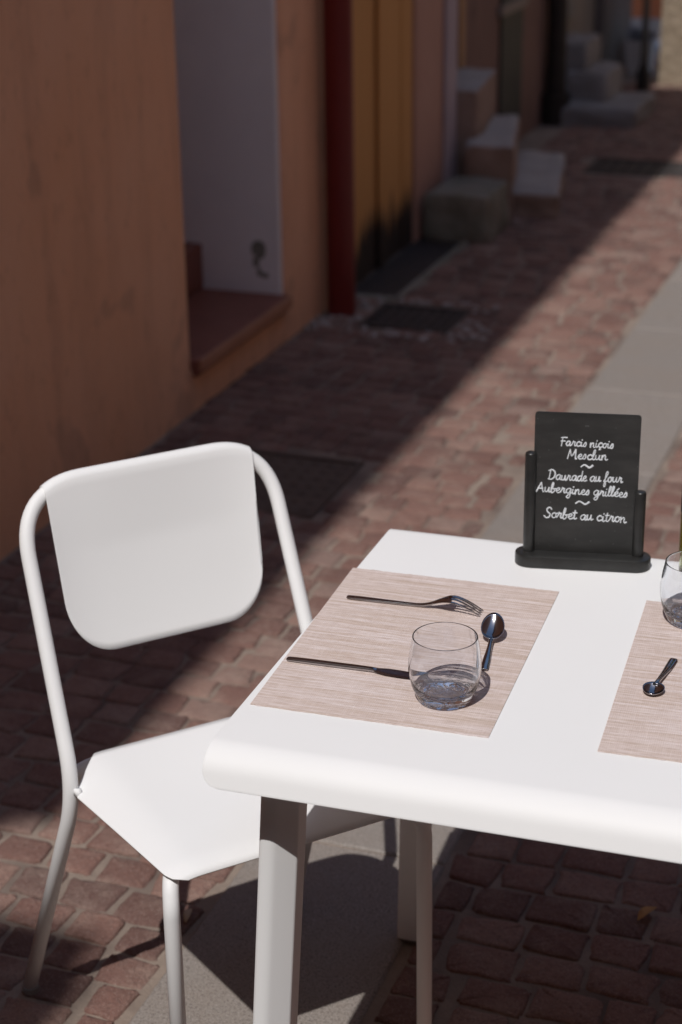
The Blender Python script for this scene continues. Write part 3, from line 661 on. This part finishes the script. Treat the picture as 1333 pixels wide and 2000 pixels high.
def tumbler(a, b, label, z=ZM):
    """round bellied tumbler: one closed solid of glass, wall about 1.6 mm thinning to a rounded rim, heavy foot"""
    e = thing('tumbler', label, 'drinking glass', place(a, b, z), TA, 'clear tumblers on the placemats'); H = .090
    outer = samp([(.0001, .0062), (.016, .0055), (.026, .0034), (.0315, .0006), (.0350, .0022), (.0385, .010), (.0425, .020), (.0455, .032), (.0472, .045), (.0468, .058), (.0450, .072), (.0428, .084), (.0420, .0892)], 5)
    inner = samp([(.0404, .0892), (.0412, .084), (.0434, .072), (.0452, .058), (.0455, .045), (.0436, .032), (.0400, .022), (.0340, .0160), (.024, .0132), (.012, .0122), (.0001, .0120)], 5)
    rim = [(.0412 + .0008 * math.cos(R(x)), .0892 + .0008 * math.sin(R(x))) for x in (30, 60, 90, 120, 150)]
    o = MB().lathe(outer + rim + inner, 128).build('glass_body', GBODY, e, smooth=True)
    for v in o.data.vertices:                   # moulded foot: slightly wavy, so that it glints
        x, y, zz = v.co; r = math.hypot(x, y); an = math.atan2(y, x)
        if zz < .024: q = .00036 * (math.sin(7 * an + 300 * r) + math.sin(13 * an - 520 * r + 1.3) + math.sin(430 * x + 390 * y)) * (1 - zz / .024) * min(1, r / .006); v.co.z = zz + (q if zz > .004 else q * .25 if zz > .0015 else 0); v.co.x *= 1 + q * 12; v.co.y *= 1 + q * 12; o.cycles.is_caustics_caster = True
    return e
tumbler(.2475, .2620, 'clear round bellied tumbler standing on the left placemat over the knife')
tumbler(.5210, .586, 'clear tumbler on the right placemat in front of the oil bottle')
# oil bottle at the picture edge
bt = thing('oil_bottle', 'tall glass bottle of golden olive oil at the right picture edge', 'bottle', place(.5065, .765, TH + .0004), TA)
bp = samp([(.0001, .004), (.020, .003), (.0285, .0), (.0315, .004), (.032, .02), (.032, .16), (.030, .178), (.020, .200), (.0135, .215), (.0128, .25), (.0128, .262)], 5)
MB().lathe(bp + [(r - .0018 if r > .002 else r, max(z_, .006)) for r, z_ in reversed(bp)], 64).build('glass', m_glass('bottle_glass', (.80, .86, .55)), bt, smooth=True)
MB().lathe([(.0001, .0075), (.028, .0075), (.0296, .012), (.0296, .10), (.0296, .158), (.0001, .158)], 64).build('oil', m_glass('olive_oil', (.88, .74, .12), 0, 1.46), bt, autosmooth=40)
MB().lathe([(.0001, .252), (.0105, .252), (.0105, .263), (.0142, .264), (.0142, .285), (.0001, .286)], 32).build('stopper', m_black('black_stopper'), bt, autosmooth=40)
MB().lathe([(.0323, .095), (.0324, .096), (.0324, .152), (.0323, .153)], 64).build('label', m_simple('dark_paper', (.03, .022, .02), (.045, .035, .03)), bt, smooth=True)

# ------------------------------------------------------------------ chalk menu
SIGN_A = TA + 9.2
sg = thing('menu_holder', 'black table menu stand with a handwritten card between two posts', 'menu stand', place(.3350, .7385, TH + .0004), SIGN_A)
BLK = m_black('black_satin_wood', .014, .026, .36); CARD = m_card(); CHALK = m_simple('white_paint_marker', (.62, .66, .70), (.80, .83, .86), 160, .8, 0, .1, 200, .0003)
def stadium(L, wd_, z, n=14, ins=0):
    r = wd_ / 2 - ins; h = L / 2 - wd_ / 2
    return [(h + r * math.cos(R(a)), r * math.sin(R(a)), z) for a in np.linspace(-90, 90, n)] + [(-h + r * math.cos(R(a)), r * math.sin(R(a)), z) for a in np.linspace(90, 270, n)]
BL, BWD, BH = .2035, .048, .0185
m_ = MB(); m_.loft([stadium(BL, BWD, 0, ins=.001), stadium(BL, BWD, .001), stadium(BL, BWD, BH - .0025), stadium(BL, BWD, BH - .0008, ins=.0008), stadium(BL, BWD, BH, ins=.0028), stadium(BL, BWD, BH, ins=.012)]); m_.build('base', BLK, sg, autosmooth=35)
PX = .0815
for sx, hh in ((-1, .158), (1, .103)):
    m_ = MB(); m_.lathe([(.0001, BH - .002), (.0086, BH - .002), (.0086, BH + hh - .003), (.0076, BH + hh - .0008), (.0062, BH + hh), (.0001, BH + hh)], 32, (sx * PX, .002)); m_.build('post', BLK, sg, autosmooth=40)
PW, PZ0, PZ1 = .1545, BH + .0003, .2395
m_ = MB(); rc = .005; ring = []
for (cx, cz, a0) in ((PW / 2 - rc, PZ0 + rc, 270), (PW / 2 - rc, PZ1 - rc, 0), (-PW / 2 + rc, PZ1 - rc, 90), (-PW / 2 + rc, PZ0 + rc, 180)):
    for k in range(6): an = R(a0 + 18 * k); ring.append((cx + rc * math.cos(an), cz + rc * math.sin(an)))
m_.loft([[(x, .0055, z) for x, z in ring], [(x, .0025, z) for x, z in ring]]); pn = m_.build('card', CARD, sg)
bowl = [(.82, .86), (.5, 1.0), (.16, .72), (.12, .32), (.34, .02), (.62, .22), (.82, .86)]
GL = {
 'a': (1.02, [bowl, [(.82, .9), (.78, .3), (.9, .03), (1.12, .2)]]),
 'r': (.88, [[(0, .12), (.22, .6), (.3, 1.08), (.38, .84), (.62, .88), (.58, .3), (.72, .03), (.95, .2)]]),
 'c': (.82, [[(.74, .82), (.5, 1), (.16, .7), (.14, .3), (.42, .02), (.88, .22)]]),
 'C': (.82, [[(.74, .82), (.5, 1), (.16, .7), (.14, .3), (.42, .02), (.88, .22)], [(.44, .0), (.38, -.16), (.56, -.32), (.34, -.48)]]),
 'i': (.5, [[(.14, .92), (.12, .3), (.28, .03), (.55, .22)], [(.2, 1.38), (.24, 1.46)]]),
 's': (.72, [[(0, .1), (.38, .98), (.56, .5), (.42, .06), (.08, .1)]]),
 'n': (1.0, [[(.08, .95), (.12, .03)], [(.12, .5), (.42, .97), (.62, .8), (.64, .25), (.8, .03), (1.05, .2)]]),
 'o': (.88, [[(.5, 1), (.16, .75), (.12, .3), (.4, .02), (.7, .3), (.68, .78), (.46, .98), (.62, .84), (.95, .9)]]),
 'e': (.78, [[(.05, .36), (.5, .58), (.6, .84), (.4, 1), (.15, .7), (.15, .3), (.42, .02), (.84, .22)]]),
 'E': (.78, [[(.05, .36), (.5, .58), (.6, .84), (.4, 1), (.15, .7), (.15, .3), (.42, .02), (.84, .22)], [(.42, 1.3), (.68, 1.66)]]),
 'l': (.5, [[(0, .15), (.34, 1.2), (.4, 1.85), (.24, 1.95), (.13, 1.3), (.12, .3), (.3, .03), (.55, .2)]]),
 'u': (1.02, [[(.1, .95), (.1, .3), (.3, .03), (.58, .3), (.7, .95)], [(.7, .95), (.7, .25), (.85, .03), (1.08, .2)]]),
 'd': (1.05, [bowl, [(.86, 1.95), (.8, .3), (.92, .03), (1.12, .2)]]),
 'f': (.66, [[(0, .12), (.4, 1.0), (.56, 1.7), (.42, 1.95), (.26, 1.6), (.2, .2), (.1, -.75), (.26, -.95), (.4, -.5), (.3, .02), (.7, .2)]]),
 'b': (.84, [[(0, .15), (.3, 1.2), (.36, 1.85), (.2, 1.95), (.1, 1.2), (.12, .15), (.4, .02), (.66, .4), (.56, .82), (.4, .7), (.88, .82)]]),
 'g': (1.0, [bowl, [(.82, .9), (.78, -.55), (.5, -.95), (.25, -.7), (.5, -.3), (1.05, .2)]]),
 't': (.58, [[(.25, 1.6), (.2, .3), (.36, .03), (.62, .2)], [(-.05, 1.12), (.55, 1.18)]]),
 'M': (1.6, [[(0, 0), (.22, 1.85)], [(.22, 1.85), (.62, .55), (1.15, 1.9)], [(1.15, 1.9), (1.28, .12), (1.5, .1)]]),
 'D': (1.35, [[(.28, 1.8), (.16, .05)], [(-.05, 1.7), (.5, 1.88), (1.1, 1.45), (1.15, .6), (.6, .03), (.0, .12)]]),
 'A': (1.28, [[(0, 0), (.3, .9), (.62, 1.88)], [(.62, 1.88), (.85, .9), (1.08, .05), (1.25, .15)], [(.16, .66), (.98, .72)]]),
 'F': (.92, [[(.22, 1.8), (.15, 0)], [(-.05, 1.75), (.4, 1.84), (1.02, 1.8)], [(0, 1.0), (.72, 1.06)]]),
 'S': (1.12, [[(1.02, 1.58), (.72, 1.92), (.32, 1.62), (.44, 1.12), (.86, .7), (.8, .15), (.36, 0), (-.02, .34)]]),
 '~': (1.1, [[(0, .1), (.26, .36), (.55, .2), (.82, .04), (1.1, .34)]]),
 ' ': (.55, []),
}
def write(mb, text, x0, x1, zl, zr, xh, r):
    """single stroke hand lettering stretched to run from x0 to x1; baseline zl at the left to zr at the right"""
    tot = sum(GL[c][0] for c in text); k = (x1 - x0) / tot; x = x0; rr = random.Random(len(text) * 7)
    for c in text:
        adv, strokes = GL[c]; jz = rr.uniform(-.06, .06) * xh; jx = rr.uniform(.95, 1.05)
        for st in strokes:
            P = smooth_line(st, 5) if len(st) > 2 else [np.array(q, float) for q in st]; pts = []
            for px, pz in P:
                X = x + (px * jx + .10 * pz) * k; u = (X - x0) / (x1 - x0); pts.append((X, zl + (zr - zl) * u + pz * xh + jz))
            n = len(pts); V = []; F = []
            for i, (X, Z) in enumerate(pts):
                a, b = pts[max(i - 1, 0)], pts[min(i + 1, n - 1)]; d = Vector((b[0] - a[0], b[1] - a[1])).normalized(); q = Vector((-d.y, d.x)) * r * (1 + .18 * math.sin(3 * X / k))
                if i == 0: X -= d.x * r * .7; Z -= d.y * r * .7
                if i == n - 1: X += d.x * r * .7; Z += d.y * r * .7
                V += [(X + q.x, .0024, Z + q.y), (X + q.x * .5, .00205 - .00002 * WC[0], Z + q.y * .5), (X - q.x * .5, .00205 - .00002 * WC[0], Z - q.y * .5), (X - q.x, .0024, Z - q.y)]
            WC[0] = (WC[0] + 1) % 7
            for i in range(n - 1):
                for j in range(3): F.append((4 * i + j, 4 * i + j + 1, 4 * i + 5 + j, 4 * i + 4 + j))
            mb.add(V, F)
        x += adv * k
WC = [0]
lt = MB()
def px(x): return (x - 1148.5) / 202 * PW
def pz(y, x=1148): return PZ1 - (y - (803 + (x - 1048) * .06)) / 272 * (PZ1 - PZ0)
for text, xa, ya, xb, yb, xh in (('Farcis niCois', 1098, 869, 1199, 877, 9.0), ('Mesclun', 1112, 894, 1188, 900, 9.8), ('~', 1139, 912, 1161, 914, 15), ('Daurade au four', 1076, 935, 1219, 944, 10.2), ('Aubergines grillEes', 1054, 958, 1230, 973, 9.8), ('~', 1131, 984, 1157, 986, 16), ('Sorbet au citron', 1070, 1010, 1230, 1023, 10.8)):
    write(lt, text, px(xa), px(xb), pz(ya, xa), pz(yb, xb), xh / 272 * (PZ1 - PZ0),   .00092 if text != '~' else .0013)
new_obj('lettering', lt.v, lt.f, CHALK, pn)

# ------------------------------------------------------------------ fallen leaves
def leaf(s, t, rot, L, mat, label):
    V = []; F = []; n = 9
    for i in range(n):
        u = i / (n - 1); wv = L * .17 * math.sin(math.pi * u ** .8) + .0004; z = .006 + .006 * math.sin(u * 4) + .01 * u * u
        V += [(L * (u - .5), wv, z + wv * .5), (L * (u - .5), 0, z), (L * (u - .5), -wv, z + wv * .5)]
    for i in range(n - 1):
        for j in range(2): F.append((3 * i + j, 3 * i + j + 1, 3 * i + 4 + j, 3 * i + 3 + j))
    a = R(20); o = new_obj('leaf', V, F, mat, smooth=True, rot=rot, loc=(s * math.sin(a) + t * math.cos(a), s * math.cos(a) - t * math.sin(a), .001)); o.modifiers.new('thick', 'SOLIDIFY').thickness = .0006
    return tag(o, label, 'leaf', 'dry leaves on the paving')
LEAF = m_simple('dry_leaf', (.40, .20, .07), (.52, .30, .12), 60, .8)
leaf(2.68, -.42, 40, .05, LEAF, 'orange dry leaf on the dark setts right of the table legs')
leaf(2.42, -1.175, 78, .036, m_simple('bleached_leaf', (.42, .32, .22), (.5, .4, .29), 60, .8), 'pale dry leaf at the edge of the granite strip behind the front chair leg')
